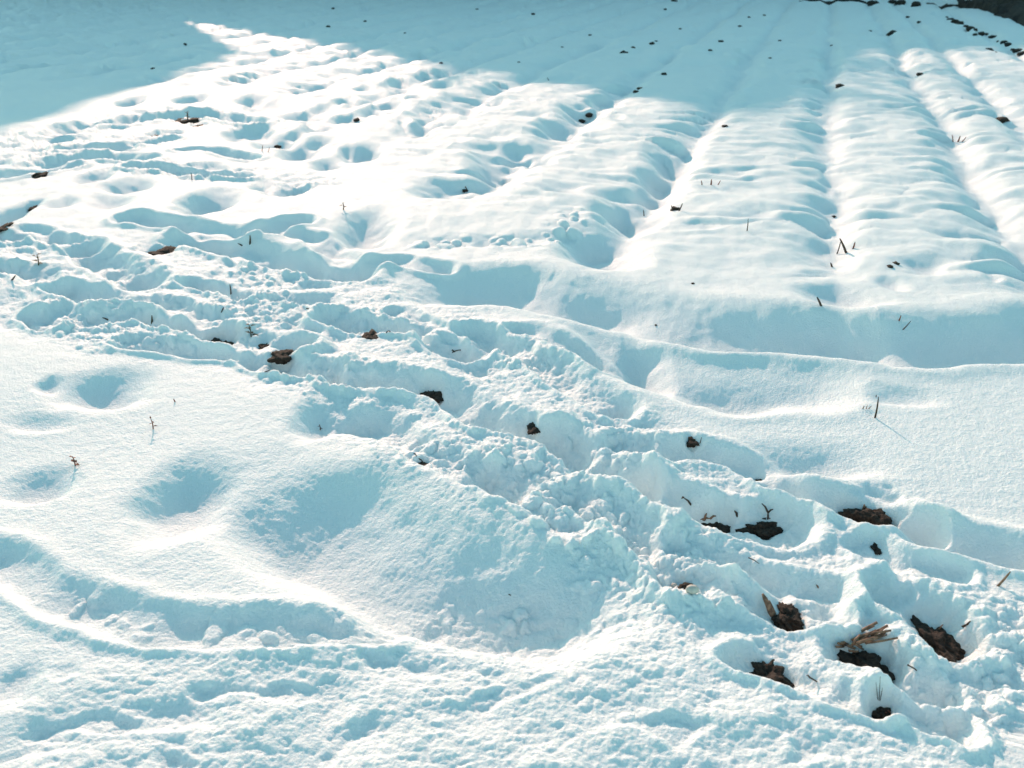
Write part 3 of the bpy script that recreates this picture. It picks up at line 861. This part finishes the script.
forked(386, 333, [(0, 0, 3, -2), (3, -2, 9, 4)], .6, "twig", "thin bent twig right of the small round earth spot")
forked(456, 352, [(-6, 2, 4, -2), (4, -2, 7, 3), (-4, -2, 2, 5)], .8, "twig", "little tangle of dark twigs in the central snow pocket")
forked(760, 564, [(-12, -6, 0, 1), (0, 1, 9, 8)], .6, "twig", "long faint twig half buried in the groove above the broken stalk")
forked(868, 409, [(-5, 0, -4, -3), (-2, 1, -1, -4), (0, 1, 3, -3)], .45, "red", "tiny dry sprig left of the tall thin straight stalk", "dry_sprig", "sprig")
forked(420, 461, [(-6, -7, -3, -4), (-2, -2, 4, 3)], .7, "twig", "dark twig in the groove beside the tiny earth speck")
forked(785, 628, [(0, 0, 5, -2)], .5, "twig", "minute twig just below the dark earth hole by the broken stalk")

# the straw bundle
def straw_bundle(px, py, label):
    root = tag(empty("straw_bundle", hit(px, py)), label, "straw bundle", None)
    rn = random.Random(5); m_ = mpp(px, py)
    for i in range(30):
        if i < 17:   # the fan pointing up right
            st = Vector((rn.uniform(-10, 4), rn.uniform(-4, 10), rn.uniform(7, 14))) ; L = rn.uniform(18, 30); an = rn.gauss(.42, .10)
        else:        # the short ends lying to the left and below
            st = Vector((rn.uniform(-26, -8), rn.uniform(-8, 8), rn.uniform(6, 11))); L = rn.uniform(8, 15); an = rn.choice((rn.uniform(.3, 1.0), rn.uniform(-1.0, -.4)))
        d_ = Vector((math.cos(an), rn.uniform(-.1, .5), math.sin(an) * .8)) * L
        st *= m_; d_ *= m_
        r_ = rn.uniform(.8, 1.7) * m_
        mid = st + d_ * .5 + Vector((0, 0, rn.uniform(-1, 1.5) * m_))
        tube_obj("straw", [st, mid, st + d_], [r_, r_ * .95, r_ * .8], "straw", root, 5)
    return root
straw_bundle(862, 652, "bundle of broken brown straw lying in the dark earth hole at the bottom right")

# small weeds with leaves
def weed(px, py, hpx, n_leaf, mat_, label, seed, lw=1.6, name="small_weed"):
    root = tag(empty(name, hit(px, py)), label, "weed", "small weeds poking out of the snow")
    m_ = mpp(px, py); rn = random.Random(seed)
    top = Vector((rn.uniform(-1, 1), 0, hpx)) * m_
    tube_obj("stem", [Vector((0, 0, -4 * m_)), top * .5 + Vector((m_ * .7, 0, 0)), top], [.7 * m_, .55 * m_, .3 * m_], mat_, root, 5)
    for i in range(n_leaf):
        z_ = (i + 1) / n_leaf * .95; c_ = top * z_
        an = i * 2.6 + rn.uniform(-.4, .4); L = rn.uniform(.4, .7) * hpx * m_ * (1.15 - .4 * z_)
        d_ = Vector((math.cos(an), math.sin(an) * .7, rn.uniform(-.1, .4))).normalized() * L
        s_ = d_.cross(Vector((0, 0, 1))).normalized() * lw * m_
        V = [c_, c_ + d_ * .4 + s_ + Vector((0, 0, .1 * L)), c_ + d_ * .45 + Vector((0, 0, .02 * L)), c_ + d_ * .4 - s_ + Vector((0, 0, .1 * L)), c_ + d_ + Vector((0, 0, -.12 * L)), c_ + d_ * .45 - Vector((0, 0, .25 * m_))]
        link_mesh("leaf", V, [(0, 2, 1), (0, 3, 2), (1, 2, 4), (2, 3, 4), (0, 1, 5), (0, 5, 3), (1, 4, 5), (3, 5, 4)], M[mat_], False, root)
    return root
weed(251, 337, 13, 7, "leaf", "dark green leafy weed sprouting between two earth patches in the left track", 1, 1.8)
weed(38, 265, 10, 6, "leaf", "dark leafy weed in the trodden snow near the left edge", 2, 1.8)
weed(153, 429, 11, 4, "red", "thin reddish weed on the smooth mound at the left", 3, .9)
weed(75, 466, 10, 5, "red", "reddish weed with a dark leaf in a small snow pit at the far left", 4, 2.0)
weed(343, 210, 7, 3, "twig", "tiny two-leaved weed on the smooth snow left of centre", 5, .8)
weed(187, 118, 6, 6, "leaf", "grassy green weed on the thin dark patch in the far left track", 6, 1.5)
weed(320, 430, 6, 3, "twig", "faint grey weed inside the blue footprint hole left of centre", 7, .6)
weed(466, 192, 5, 3, "twig", "tiny dry weed at the lip of the hollow left of centre", 8, .6)

# two pale pebbles
def pebble(px, py, wpx, label):
    m_ = mpp(px, py)
    me = lump_mesh("pebble", wpx / 2 * m_, wpx / 2.6 * m_, wpx / 3 * m_, int(px), M["pebble"], .12, 3)
    o = bpy.data.objects.new("pebble", me); COL.objects.link(o); o.location = hit(px, py + 2) + Vector((0, 0, wpx / 5 * m_))
    return tag(o, label, "pebble", "pale pebbles on the track")
pebble(692, 590, 13, "larger pale pebble on the lower rim of the track, right of the crack")
pebble(674, 585, 6, "smaller pale pebble left of the dark earth crack")
